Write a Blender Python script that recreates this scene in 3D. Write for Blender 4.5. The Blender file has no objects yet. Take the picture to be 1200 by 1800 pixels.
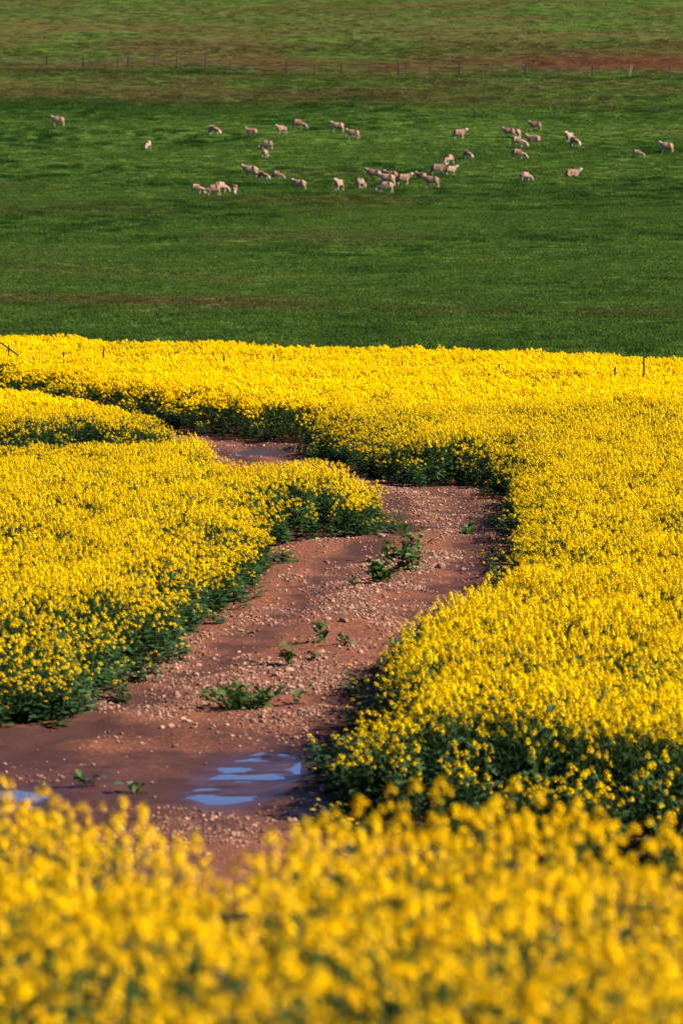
import bpy, math, random
import numpy as np
from mathutils import Vector, Matrix, Euler

R = math.radians
scene = bpy.context.scene

# ------------------------------------------------------------------ camera, sky, sun, exposure
EYE = 5.6                                            # lens height over the valley floor
cam_d = bpy.data.cameras.new('camera'); cam = bpy.data.objects.new('camera', cam_d)
scene.collection.objects.link(cam); scene.camera = cam
cam.location = (0, 0, EYE); cam.rotation_euler = (R(90 - 4.075), 0, 0)
cam_d.sensor_fit = 'HORIZONTAL'; cam_d.sensor_width = 24; cam_d.lens = 160
cam_d.clip_start = .5; cam_d.clip_end = 6000
cam_d.dof.use_dof = True; cam_d.dof.focus_distance = 84; cam_d.dof.aperture_fstop = 4.0

SUN_EL, SUN_AZ = 37, -12                             # azimuth measured from +x (right), negative = towards the camera side
world = bpy.data.worlds.new('World'); scene.world = world; world.use_nodes = True
wn = world.node_tree.nodes; wn.clear()
sky = wn.new('ShaderNodeTexSky'); sky.sky_type = 'NISHITA'; sky.sun_disc = False
sky.sun_elevation = R(SUN_EL); sky.sun_rotation = R(90 - SUN_AZ)
sky.air_density = .36; sky.dust_density = 0.0; sky.ozone_density = 5.0; sky.altitude = 2500
bg = wn.new('ShaderNodeBackground'); bg.inputs['Strength'].default_value = .10
wo = wn.new('ShaderNodeOutputWorld')
world.node_tree.links.new(sky.outputs[0], bg.inputs[0]); world.node_tree.links.new(bg.outputs[0], wo.inputs[0])
sl = bpy.data.lights.new('sun', 'SUN'); sl.energy = 4.9; sl.angle = R(.5); sl.color = (1, .92, .80)
sun = bpy.data.objects.new('sun', sl); scene.collection.objects.link(sun)
sd = Vector((math.cos(R(SUN_EL)) * math.cos(R(SUN_AZ)), math.cos(R(SUN_EL)) * math.sin(R(SUN_AZ)), math.sin(R(SUN_EL))))
sun.rotation_euler = sd.to_track_quat('Z', 'Y').to_euler()
scene.view_settings.view_transform = 'Standard'; scene.view_settings.look = 'None'
scene.view_settings.exposure = 1.38; scene.view_settings.gamma = 1
scene.render.engine = 'CYCLES'
cy = scene.cycles
cy.use_denoising = True; cy.max_bounces = 5; cy.diffuse_bounces = 3; cy.glossy_bounces = 2
cy.transmission_bounces = 3; cy.transparent_max_bounces = 4; cy.use_adaptive_sampling = False
cy.sample_clamp_indirect = 4

# ------------------------------------------------------------------ noise and terrain
def _hash(i, j, s):
    h = (i.astype(np.int64) * 374761393 + j.astype(np.int64) * 668265263 + s * 974634777) & 0xFFFFFFFF
    h = ((h ^ (h >> 13)) * 1274126177) & 0xFFFFFFFF
    return ((h ^ (h >> 16)) & 0xFFFFFF) / float(0xFFFFFF)
def vnoise(x, y, s=0):
    xi = np.floor(x); yi = np.floor(y); fx = x - xi; fy = y - yi
    fx = fx * fx * (3 - 2 * fx); fy = fy * fy * (3 - 2 * fy)
    a = _hash(xi, yi, s); b = _hash(xi + 1, yi, s); c = _hash(xi, yi + 1, s); d = _hash(xi + 1, yi + 1, s)
    return (a * (1 - fx) + b * fx) * (1 - fy) + (c * (1 - fx) + d * fx) * fy
def fbm(x, y, s=0, o=4):
    x = np.asarray(x, float); y = np.asarray(y, float); t = 0; a = .5; n = 0
    for k in range(o):
        t = t + a * vnoise(x * 2 ** k + 13.7 * k, y * 2 ** k + 7.1 * k, s + k); n += a; a *= .5
    return t / n                                      # 0..1
def sstep(a, b, v):
    t = np.clip((v - a) / (b - a), 0, 1); return t * t * (3 - 2 * t)

PD = np.array([-400, 0, 10, 14, 18, 22, 28, 34, 40, 60, 110, 138, 150, 170, 200, 260, 330, 365, 400, 450, 526, 600, 700, 780, 830, 1000, 4000], float)
PZ = np.array([3.2, 2.7, 2.5, 2.2, 1.85, 1.4, .6, .12, 0, 0, 0, 0, .35, 1.0, 1.75, 3.6, 5.6, 8.0, 10.85, 14.2, 19.5, 26, 34.5, 41.5, 43, 38, 20], float)
def _sl(x, y):
    h = np.diff(x); s = np.diff(y) / h; m = np.zeros_like(y)
    for i in range(1, len(x) - 1):
        if s[i - 1] * s[i] > 0:
            w1 = 2 * h[i] + h[i - 1]; w2 = h[i] + 2 * h[i - 1]; m[i] = (w1 + w2) / (w1 / s[i - 1] + w2 / s[i])
    m[0] = s[0]; m[-1] = s[-1]; return m
PM = _sl(PD, PZ)
def prof(d):
    d = np.clip(np.asarray(d, float), PD[0], PD[-1]); i = np.clip(np.searchsorted(PD, d) - 1, 0, len(PD) - 2)
    h = PD[i + 1] - PD[i]; t = (d - PD[i]) / h
    return (1 + 2 * t) * (1 - t) ** 2 * PZ[i] + t * (1 - t) ** 2 * h * PM[i] + t * t * (3 - 2 * t) * PZ[i + 1] + t * t * (t - 1) * h * PM[i + 1]

# the bare track: everything the crop leaves open (metres, x to the right, y away from the lens)
TRACK = np.array([(-14, 45.5), (-8, 46), (-3.53, 47), (-2.8, 47.8), (-2.5, 51.8), (-2.0, 53.7), (-1.83, 57.4), (-1.4, 62.2), (-1.0, 66.4), (-1.0, 70.9),
    (-.54, 71.6), (0, 72), (.52, 72.8), (.72, 75), (.45, 78), (-.41, 81.2), (-1.4, 82.6), (-2.4, 87.4), (-3.2, 90.6), (-4.2, 89.8), (-6.5, 88.4), (-16, 87),
    (-16, 93), (-8.5, 94.2), (-6, 94.4), (-3.5, 95.0), (-3.2, 96.2), (-4.1, 100), (-6.4, 107), (-8.8, 113), (-13, 123), (-19, 137), (-22, 147),
    (-17, 147), (-14, 136), (-9.2, 121), (-5.7, 111), (-2.95, 103.6), (-2.4, 102.3), (-1.5, 100.6), (-.75, 100), (-.66, 95.6), (0, 92.4), (.55, 88), (1.27, 85),
    (2.2, 85.6), (2.6, 85), (2.93, 80.7), (2.76, 75), (2.6, 70), (2.35, 64), (2.1, 59), (1.45, 56.2), (.68, 53), (.36, 47), (.04, 43), (-.04, 40.4),
    (.7, 39.0), (1.5, 38.0), (2.9, 36.4), (8, 35), (18, 34), (18, 22), (3, 20), (1.7, 19.0), (1.4, 18.9), (.9, 19.6), (.3, 20.2), (-.05, 19.5), (-.3, 17.5), (-.5, 16.9), (-.75, 18.2),
    (-1.0, 20.2), (-1.5, 21.6), (-3, 21.5), (-14, 23)], float)
FIELD_FAR = lambda x: 133.5 - .83 * x                # far edge line of the crop
def seg_dist(x, y, poly, closed):
    x = np.asarray(x, float); y = np.asarray(y, float); best = np.full(x.shape, 1e9)
    n = len(poly)
    for i in range(n if closed else n - 1):
        ax, ay = poly[i]; bx, by = poly[(i + 1) % n]
        ux, uy = bx - ax, by - ay; t = np.clip(((x - ax) * ux + (y - ay) * uy) / (ux * ux + uy * uy), 0, 1)
        best = np.minimum(best, (x - ax - t * ux) ** 2 + (y - ay - t * uy) ** 2)
    return np.sqrt(best)
def inside(x, y, poly):
    x = np.asarray(x, float); y = np.asarray(y, float); c = np.zeros(x.shape, bool); n = len(poly)
    for i in range(n):
        ax, ay = poly[i]; bx, by = poly[(i + 1) % n]
        if ay == by: continue
        c ^= ((ay > y) != (by > y)) & (x < (bx - ax) * (y - ay) / (by - ay) + ax)
    return c
def track_sd(x, y):                                   # > 0 on the bare track
    d = seg_dist(x, y, TRACK, True); return np.where(inside(x, y, TRACK), d, -d)

RUT_L = np.array([(-12, 43.8), (-3.4, 45), (-2.35, 48.6), (-1.6, 53), (-.75, 60), (0, 67.5), (.85, 74), (1.05, 79), (.6, 83), (-.4, 87), (-1.6, 93), (-2.8, 98.5), (-5.4, 107), (-10, 118), (-17, 137)])
RUT_R = np.array([(-12, 41.6), (-2, 42), (-.5, 43.6), (.25, 48), (.6, 52.7), (1.3, 61), (2.0, 69), (2.25, 76), (2.05, 82), (1, 86), (0, 90.5), (-1, 95), (-2.1, 101), (-4.4, 107.5), (-9, 119), (-16, 138)])
PUDDLES = [(-.93, 43.4, .38, 1.8, .09), (-3.12, 42.2, .42, .75, 0), (-1.72, 98.3, .55, 1.5, 0)]   # centre, half widths, skew
def puddle_w(x, y, p):
    cx, cy_, ax, ay, sk = p; dx = x - cx - sk * (y - cy_); return np.sqrt((dx / ax) ** 2 + ((y - cy_) / ay) ** 2)
def swell(x, y):
    return (fbm(x / 9, y / 14, 40, 2) - .5) * .16 * sstep(30, 45, y)
def ground(x, y, fine=True):
    x = np.asarray(x, float); y = np.asarray(y, float)
    z = prof(y) + swell(x, y)
    far = sstep(170, 260, y)
    z = z + far * (fbm(x / 60, y / 80, 70, 3) - .5) * 1.2 * sstep(200, 420, y) + far * (fbm(x / 9, y / 12, 71, 2) - .5) * .14
    if not fine: return z
    on = sstep(-.15, .35, track_sd(x, y)) * sstep(34, 38, y)
    wv = (fbm(x * 1.2, y * .8, 15, 3) - .5) * .55
    rl = seg_dist(x, y, RUT_L, False) + wv; rr = seg_dist(x, y, RUT_R, False) - wv
    det = -.035 * np.exp(-(rl / .36) ** 2) - .035 * np.exp(-(rr / .36) ** 2)
    det = det + (fbm(x * 1.3, y * .9, 3, 4) - .5) * .14 + (fbm(x * 7, y * 5, 9, 3) - .5) * .045
    det = det + .07 * np.exp(-((y - 71.8 - .25 * x) / 1.1) ** 2) + .05 * np.exp(-((y - 47.9) / .9) ** 2) - .05 * sstep(47.6, 45.5, y)
    det = det + .05 * np.exp(-((y - 82.5) / 1.6) ** 2)
    for p in PUDDLES:
        w = sstep(1.5, .7, puddle_w(x, y, p))
        pan = (-.125 if p[1] > 90 else -.091) + (fbm(x * 1.1, y * 3.0, 31, 3) - .5) * .07 + (fbm(x * 3, y * 12, 33, 3) - .5) * .05
        det = det * (1 - w) + pan * w
    return z + det * on
def gz(x, y): return float(ground(np.array([x]), np.array([y]))[0])

# ------------------------------------------------------------------ material helpers
def mat(name):
    m = bpy.data.materials.new(name); m.use_nodes = True; nt = m.node_tree
    b = nt.nodes['Principled BSDF']; return m, nt, b, nt.nodes, nt.links
def N(nt, t, **kw):
    n = nt.nodes.new(t)
    for k, v in kw.items(): setattr(n, k, v)
    return n
def ramp(nt, src, stops):
    r = N(nt, 'ShaderNodeValToRGB'); e = r.color_ramp.elements
    while len(e) < len(stops): e.new(.5)
    for k, (p, c) in enumerate(stops): e[k].position = p; e[k].color = (*c, 1) if len(c) == 3 else c
    nt.links.new(src, r.inputs[0]); return r.outputs[0]
def noise(nt, co, scale, detail=4, rough=.55, mapping=None):
    if mapping:
        m = N(nt, 'ShaderNodeMapping'); m.inputs['Scale'].default_value = mapping; nt.links.new(co, m.inputs[0]); co = m.outputs[0]
    n = N(nt, 'ShaderNodeTexNoise'); n.inputs['Scale'].default_value = scale; n.inputs['Detail'].default_value = detail; n.inputs['Roughness'].default_value = rough
    nt.links.new(co, n.inputs['Vector']); return n.outputs[0]
def mix(nt, f, a, b, mode='MIX'):
    m = N(nt, 'ShaderNodeMix', data_type='RGBA', blend_type=mode)
    for s, v in ((0, f), (6, a), (7, b)):
        if hasattr(v, 'is_output'): nt.links.new(v, m.inputs[s])
        else: m.inputs[s].default_value = v if s == 0 else (*v, 1)
    return m.outputs[2]
def mth(nt, op, a, b=None):
    m = N(nt, 'ShaderNodeMath', operation=op)
    for s, v in ((0, a), (1, b)):
        if v is None: continue
        if hasattr(v, 'is_output'): nt.links.new(v, m.inputs[s])
        else: m.inputs[s].default_value = v
    return m.outputs[0]
def attr(nt, name, kind='GEOMETRY'):
    a = N(nt, 'ShaderNodeAttribute', attribute_type=kind); a.attribute_name = name; return a.outputs['Fac']

# soil of the track: red loam, paler and grittier off the ruts, darker and smoother where damp
def soil_material():
    m, nt, b, n, l = mat('red_soil')
    g = N(nt, 'ShaderNodeNewGeometry').outputs['Position']
    big = noise(nt, g, 1.1, 4); fine = noise(nt, g, 26, 5, .7); grit = noise(nt, g, 90, 2, .6)
    dry = ramp(nt, fine, [(.36, (.042, .012, .006)), (.5, (.135, .037, .015)), (.63, (.27, .096, .050))])
    damp = ramp(nt, fine, [(.3, (.032, .010, .007)), (.7, (.072, .023, .015))])
    rut = attr(nt, 'rut')
    f = mth(nt, 'ADD', rut, mth(nt, 'MULTIPLY', mth(nt, 'SUBTRACT', big, .52), 1.6))
    fr = ramp(nt, f, [(.12, (0, 0, 0)), (.75, (1, 1, 1))])
    col = mix(nt, fr, dry, damp)
    sp = ramp(nt, grit, [(.60, (0, 0, 0)), (.68, (1, 1, 1))])
    spf = mth(nt, 'MULTIPLY', sp, mth(nt, 'MULTIPLY', mth(nt, 'SUBTRACT', 1.0, fr), .55))
    col = mix(nt, spf, col, (.36, .18, .115))
    wet = attr(nt, 'wet')
    col = mix(nt, mth(nt, 'MULTIPLY', wet, .6), col, (.045, .018, .016))
    l.new(col, b.inputs['Base Color'])
    rg = ramp(nt, mth(nt, 'ADD', mth(nt, 'MULTIPLY', wet, .8), mth(nt, 'MULTIPLY', fr, .12)), [(0, (.95,) * 3), (.8, (.32,) * 3)])
    l.new(rg, b.inputs['Roughness']); b.inputs['Specular IOR Level'].default_value = .22
    bp = N(nt, 'ShaderNodeBump'); bp.inputs['Strength'].default_value = .55; bp.inputs['Distance'].default_value = .03
    l.new(mth(nt, 'ADD', fine, mth(nt, 'MULTIPLY', grit, .5)), bp.inputs['Height']); l.new(bp.outputs[0], b.inputs['Normal'])
    return m
SOIL = soil_material()

def pasture_colour(nt, kind):
    g = N(nt, 'ShaderNodeNewGeometry').outputs['Position']
    br, dk, rd = attr(nt, 'brown', kind), attr(nt, 'dark', kind), attr(nt, 'red', kind)
    n1 = noise(nt, g, .16, 4); n2 = noise(nt, g, 1.3, 3)
    green = ramp(nt, n1, [(.30, (.040, .080, .015)), (.52, (.055, .100, .018)), (.74, (.076, .116, .021))])
    green = mix(nt, ramp(nt, n2, [(.42, (0, 0, 0)), (.75, (.45, .45, .45))]), green, (.09, .132, .022))
    col = mix(nt, dk, green, (.014, .045, .008))
    straw = ramp(nt, n2, [(.3, (.056, .042, .015)), (.7, (.115, .074, .033))])
    col = mix(nt, br, col, straw)
    return mix(nt, rd, col, (.085, .034, .019))
def pasture_material(name, kind, random_amt):
    m, nt, b, n, l = mat(name)
    col = pasture_colour(nt, kind)
    if random_amt:
        rnd = N(nt, 'ShaderNodeObjectInfo').outputs['Random']
        h = N(nt, 'ShaderNodeHueSaturation'); l.new(col, h.inputs['Color'])
        l.new(ramp(nt, rnd, [(0, (.72,) * 3), (.85, (1.12,) * 3), (.97, (1.7,) * 3)]), h.inputs['Value']); col = h.outputs[0]
        tr = N(nt, 'ShaderNodeBsdfTranslucent'); l.new(col, tr.inputs[0]); ms = N(nt, 'ShaderNodeMixShader'); ms.inputs[0].default_value = .3
        l.new(b.outputs[0], ms.inputs[1]); l.new(tr.outputs[0], ms.inputs[2]); l.new(ms.outputs[0], n['Material Output'].inputs[0])
    l.new(col, b.inputs['Base Color']); b.inputs['Roughness'].default_value = .9; b.inputs['Specular IOR Level'].default_value = 0
    return m
PASTURE = pasture_material('pasture_turf', 'GEOMETRY', 0)
TUFT = pasture_material('pasture_blade', 'INSTANCER', 1)

def leaf_material(name, dark, light, trans=.25, rough=.55, spec=.25):
    m, nt, b, n, l = mat(name)
    rnd = N(nt, 'ShaderNodeObjectInfo').outputs['Random']
    g = N(nt, 'ShaderNodeNewGeometry').outputs['Position']
    f = mth(nt, 'ADD', mth(nt, 'MULTIPLY', rnd, .5), mth(nt, 'MULTIPLY', noise(nt, g, 9, 2), .6))
    col = ramp(nt, f, [(.2, dark), (.85, light)])
    l.new(col, b.inputs['Base Color']); b.inputs['Roughness'].default_value = rough; b.inputs['Specular IOR Level'].default_value = spec
    tr = N(nt, 'ShaderNodeBsdfTranslucent'); l.new(col, tr.inputs[0]); ms = N(nt, 'ShaderNodeMixShader'); ms.inputs[0].default_value = trans
    l.new(b.outputs[0], ms.inputs[1]); l.new(tr.outputs[0], ms.inputs[2]); l.new(ms.outputs[0], n['Material Output'].inputs[0])
    return m
PETAL = leaf_material('canola_petal', (.90, .56, .001), (.97, .70, .002), .38, .6, 0)
PETAL_VIGNETTED = leaf_material('canola_petal_vignetted', (.72, .37, .001), (.92, .55, .001), .18, .6, 0)  # petal copy for the nearest stand, lens vignette darkening put into its colour
BUD = leaf_material('canola_bud', (.20, .20, .010), (.42, .33, .012), .2, .6, 0)
STEM = leaf_material('canola_stem', (.022, .048, .010), (.052, .088, .020), .05, .6, .05)
LEAF = leaf_material('canola_leaf', (.015, .042, .013), (.046, .096, .027), .25, .6, .15)
WEED = leaf_material('weed_leaf', (.028, .070, .014), (.080, .140, .028), .3, .5)

def plain(name, c, c2, scale, rough=.85):
    m, nt, b, n, l = mat(name)
    tc = N(nt, 'ShaderNodeTexCoord').outputs['Object']
    rnd = N(nt, 'ShaderNodeObjectInfo').outputs['Random']
    f = mth(nt, 'ADD', mth(nt, 'MULTIPLY', noise(nt, tc, scale, 4, .6), .8), mth(nt, 'MULTIPLY', mth(nt, 'SUBTRACT', rnd, .5), .5))
    l.new(ramp(nt, f, [(.2, c), (.7, c2)]), b.inputs['Base Color']); b.inputs['Roughness'].default_value = rough
    return m
STONE = plain('pale_stone', (.17, .08, .05), (.42, .25, .165), 14)
PEBBLE = plain('gravel_stone', (.11, .042, .024), (.38, .20, .125), 30)
CLOD = plain('dark_clod', (.07, .028, .020), (.20, .085, .055), 20)
WOOD = plain('weathered_post', (.012, .010, .008), (.05, .038, .028), 8)
PALE_WOOD = plain('bleached_post', (.14, .12, .09), (.26, .22, .17), 8)
WIRE = plain('fence_wire', (.10, .09, .08), (.16, .14, .12), 3, .6)
WOOL = plain('sheep_wool', (.19, .095, .060), (.34, .19, .122), 7, .95)
FACE = plain('sheep_face', (.32, .22, .165), (.46, .35, .28), 9, .9)

# ------------------------------------------------------------------ object helpers
COL = scene.collection
def link(name, me, parent=None, m=None):
    o = bpy.data.objects.new(name, me); COL.objects.link(o)
    if parent is not None: o.parent = parent
    if m is not None and not me.materials: me.materials.append(m)
    return o
def tag(o, label=None, cat=None, group=None, kind=None):
    for k, v in (('label', label), ('category', cat), ('group', group), ('kind', kind)):
        if v: o[k] = v
    return o
class MB:
    def __init__(s): s.v = []; s.f = []; s.m = []; s.sm = []
    def add(s, vs, fs, mi=0):
        b = len(s.v); s.v += [tuple(v) for v in vs]; s.f += [tuple(b + i for i in f) for f in fs]; s.m += [mi] * len(fs)
    def tube(s, pts, rs, n=5, mi=0, cap=True):
        pts = [Vector(p) for p in pts]; vs = []; fs = []
        for i, p in enumerate(pts):
            t = (pts[min(i + 1, len(pts) - 1)] - pts[max(i - 1, 0)]).normalized()
            a = t.orthogonal().normalized() if abs(t.z) > .9 else t.cross(Vector((0, 0, 1))).normalized(); c = t.cross(a)
            for k in range(n):
                q = 2 * math.pi * k / n; vs.append(p + (a * math.cos(q) + c * math.sin(q)) * rs[i])
        for i in range(len(pts) - 1):
            for k in range(n): fs.append((i * n + k, i * n + (k + 1) % n, (i + 1) * n + (k + 1) % n, (i + 1) * n + k))
        if cap: fs.append(tuple(range(n))[::-1]); fs.append(tuple((len(pts) - 1) * n + k for k in range(n)))
        s.add(vs, fs, mi)
    def merge(s, o, M, remap=None):
        b = len(s.v); s.v += [tuple(M @ Vector(v)) for v in o.v]; s.f += [tuple(b + i for i in f) for f in o.f]
        s.m += [remap[i] if remap else i for i in o.m]
    def mesh(s, name, mats, smooth=False):
        me = bpy.data.meshes.new(name); me.from_pydata(s.v, [], s.f)
        for k in mats: me.materials.append(k)
        me.polygons.foreach_set('material_index', s.m)
        if smooth: me.polygons.foreach_set('use_smooth', [True] * len(s.f))
        me.update(); return me

# ------------------------------------------------------------------ the ground
def grid_mesh(name, xs, ys, keep, mats, attrs, fine):
    X, Y = np.meshgrid(xs, ys); Z = ground(X, Y, fine)
    nx, ny = len(xs), len(ys)
    idx = np.arange(nx * ny).reshape(ny, nx)
    q = np.stack([idx[:-1, :-1], idx[:-1, 1:], idx[1:, 1:], idx[1:, :-1]], -1).reshape(-1, 4)
    cx = (X[:-1, :-1] + X[1:, 1:]).ravel() / 2; cyy = (Y[:-1, :-1] + Y[1:, 1:]).ravel() / 2
    q = q[keep(cx, cyy)]
    used = np.unique(q); rem = np.full(nx * ny, -1); rem[used] = np.arange(len(used)); q = rem[q]
    v = np.stack([X.ravel(), Y.ravel(), Z.ravel()], -1)[used]
    me = bpy.data.meshes.new(name)
    me.vertices.add(len(v)); me.vertices.foreach_set('co', v.ravel())
    me.loops.add(q.size); me.loops.foreach_set('vertex_index', q.ravel().astype(np.int32))
    me.polygons.add(len(q)); me.polygons.foreach_set('loop_start', np.arange(0, q.size, 4, dtype=np.int32))
    me.update(calc_edges=True); me.polygons.foreach_set('use_smooth', [True] * len(q))
    for m in mats: me.materials.append(m)
    for k, fn in attrs.items():
        a = me.attributes.new(k, 'FLOAT', 'POINT'); a.data.foreach_set('value', fn(v[:, 0], v[:, 1]).astype(np.float32))
    me.validate(); return me
def rut_attr(x, y):
    wv = (fbm(x * 1.2, y * .8, 15, 3) - .5) * .55
    rl = seg_dist(x, y, RUT_L, False) + wv; rr = seg_dist(x, y, RUT_R, False) - wv
    r = (.8 * np.exp(-(rl / .40) ** 2) + .8 * np.exp(-(rr / .42) ** 2)) * (.45 + .9 * fbm(x * 1.7, y * .9, 17, 3))
    r = r + .8 * sstep(47.8, 46.4, y) * sstep(38, 41, y) * (.45 + fbm(x * .8, y * .5, 55, 2)) * .95
    r = r + .9 * np.exp(-((y - 74.2 - .3 * x) / 1.1) ** 2) * .7
    return np.clip(r, 0, 1)
def wet_attr(x, y):
    w = 0
    for p in PUDDLES: w = np.maximum(w, sstep(2.1, .9, puddle_w(x, y, p)))
    w = np.maximum(w, .55 * sstep(46.5, 42.5, y) * sstep(.35, .6, fbm(x * .9, y * .7, 57, 3)) * sstep(34, 38, y))
    return w * np.ones_like(x)
near_y = np.concatenate([np.array([-400, -150, -50, -15, 0]), np.arange(4, 36, 1.0), np.arange(36, 107, .1), np.arange(107, 146.1, 1.0)])
near_x = np.concatenate([-np.array([1500, 700, 300, 120, 60, 35, 25, 20, 17]), np.arange(-15, -5.05, .5), np.arange(-5, 5.01, .085), np.arange(5.5, 15.1, .5), np.array([17, 20, 25, 35, 60, 120, 300, 700, 1500])])
on_track = lambda x, y: track_sd(x, y) > -.05
me = grid_mesh('dirt_track', near_x, near_y, on_track, [SOIL], {'rut': rut_attr, 'wet': wet_attr}, True)
tag(link('dirt_track', me), 'red brown rutted dirt track winding between the yellow crop', None, None, 'structure')
me = grid_mesh('field_soil', near_x, near_y, lambda x, y: ~on_track(x, y), [SOIL], {'rut': lambda x, y: x * 0 + .5, 'wet': lambda x, y: x * 0}, True)
tag(link('field_soil', me), 'bare red soil under the yellow crop', None, None, 'structure')

FENCE_Y = lambda x: 512.7 - .37 * x * (1 - .5 * sstep(0, 5, x))
def a_brown(x, y):
    n = fbm(x / 5, y / 11, 81, 4); n2 = fbm(x / 16, y / 22, 82, 4); n3 = fbm(x / 22, y / 12, 83, 4)
    yc = 175 - .42 * x
    b = np.exp(-((y - yc) / 4.2) ** 2) * .75 * sstep(.22, .55, n) * (1 - .65 * sstep(3, 14, x))
    b = b + sstep(428, 455, y + .25 * x) * sstep(512, 497, y) * (.2 + .8 * sstep(.36, .58, .5 * n + .5 * n2)) * (.72 - .3 * sstep(0, 30, x))
    b = b + sstep(500, 530, y) * (.3 + .7 * sstep(.30, .58, n2)) * .7 * (1 - .45 * sstep(575, 640, y))
    b = b + sstep(548, 575, y) * sstep(.56, .70, n3) * .55
    b = b + sstep(150, 240, y) * sstep(430, 390, y) * sstep(.62, .78, n2) * .35
    return np.clip(b, 0, .80)
def a_dark(x, y):
    n = fbm(x / 3.2, y / 5, 91, 4); n2 = fbm(x / 14, y / 16, 92, 3)
    n4 = fbm(x / .9, y / 2.2, 93, 3)
    d = sstep(.54, .74, n) * .30 * sstep(.30, .6, n2) + .75 * (.35 + .65 * sstep(170, 270, y)) * sstep(.56, .70, n4) * sstep(.35, .6, n2)
    d = d + np.exp(-((y - (FENCE_Y(x) - 5)) / 4.0) ** 2) * (1 - .75 * sstep(-18, 0, x)) * (.35 + n)
    d = d + np.exp(-((y - 152) / 7.0) ** 2) * .05
    d = d + np.exp(-((y - (432 - .3 * x)) / 12) ** 2) * .55 * sstep(5, -20, x)
    return np.clip(d, 0, 1) * sstep(700, 520, y)
def a_red(x, y):
    n = fbm(x / 9, y / 8, 95, 4)
    r = np.exp(-((y - 534) / 15) ** 2) * sstep(-24, 4, x) * sstep(.32, .56, n)
    return np.clip(r * .9 + .3 * np.exp(-((y - 540) / 16) ** 2) * sstep(.4, .6, n), 0, .9)
PA = {'brown': a_brown, 'dark': a_dark, 'red': a_red}
hill_y = np.concatenate([np.arange(146, 300, 1.0), np.arange(300, 700, 1.6), np.arange(700, 900, 5.0), np.array([900, 950, 1000, 1150, 1400, 1800, 2400, 3200, 4000])])
hill_x = np.concatenate([-np.array([1500, 900, 500, 300, 200, 140, 105, 85, 74]), np.arange(-66, 66.1, .8), np.array([74, 85, 105, 140, 200, 300, 500, 900, 1500])])
me = grid_mesh('pasture_hillside', hill_x, hill_y, lambda x, y: x == x, [PASTURE], PA, False)
tag(link('pasture_hillside', me), 'green grazed hillside rising behind the yellow crop', None, None, 'structure')

# water standing in the ruts
m, nt, b, n, l = mat('puddle_water')
b.inputs['Base Color'].default_value = (.035, .022, .018, 1); b.inputs['Roughness'].default_value = .03; b.inputs['IOR'].default_value = 1.33
b.inputs['Specular IOR Level'].default_value = 1.0
g = N(nt, 'ShaderNodeNewGeometry').outputs['Position']
bp = N(nt, 'ShaderNodeBump'); bp.inputs['Strength'].default_value = .04; bp.inputs['Distance'].default_value = .01
l.new(noise(nt, g, 12, 2), bp.inputs['Height']); l.new(bp.outputs[0], b.inputs['Normal'])
WATER = m
RUFFLED = m.copy(); RUFFLED.name = 'ruffled_water'
for q in RUFFLED.node_tree.nodes:
    if q.type == 'BUMP': q.inputs['Strength'].default_value = 1.0; q.inputs['Distance'].default_value = .05
    if q.type == 'BSDF_PRINCIPLED': q.inputs['Roughness'].default_value = .3
PL = ['shallow broken puddle reflecting blue sky at the bend of the track', 'blue puddle behind the foreground flowers at the left edge', 'pale round puddle on the far bend of the track']
for p, lab in zip(PUDDLES, PL):
    cx, cyy, ax, ay, sk = p
    xs = np.arange(cx - 1.6 * ax - abs(sk) * ay * 1.5, cx + 1.6 * ax + abs(sk) * ay * 1.5, .03); ys = np.arange(cyy - 1.5 * ay, cyy + 1.5 * ay, .03)
    X, Y = np.meshgrid(xs, ys); G = ground(X, Y)
    lvl = float(prof(cyy) + swell(np.array([cx]), np.array([cyy]))[0]) - (.075 if cyy > 90 else .090)
    low = (G < lvl + .004) & (puddle_w(X, Y, p) < 1.25)
    keep = low[:-1, :-1] | low[1:, :-1] | low[:-1, 1:] | low[1:, 1:]
    nx = len(xs); mbp = MB(); rem = {}
    for j, i in zip(*np.nonzero(keep)):
        f = []
        for (jj, ii) in ((j, i), (j, i + 1), (j + 1, i + 1), (j + 1, i)):
            k = jj * nx + ii
            if k not in rem: rem[k] = len(mbp.v); mbp.v.append((xs[ii], ys[jj], lvl))
            f.append(rem[k])
        mbp.f.append(tuple(f)); mbp.m.append(0)
    tag(link('puddle', mbp.mesh('puddle', [RUFFLED if cyy > 90 else WATER])), lab, None, None, 'structure')

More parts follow.
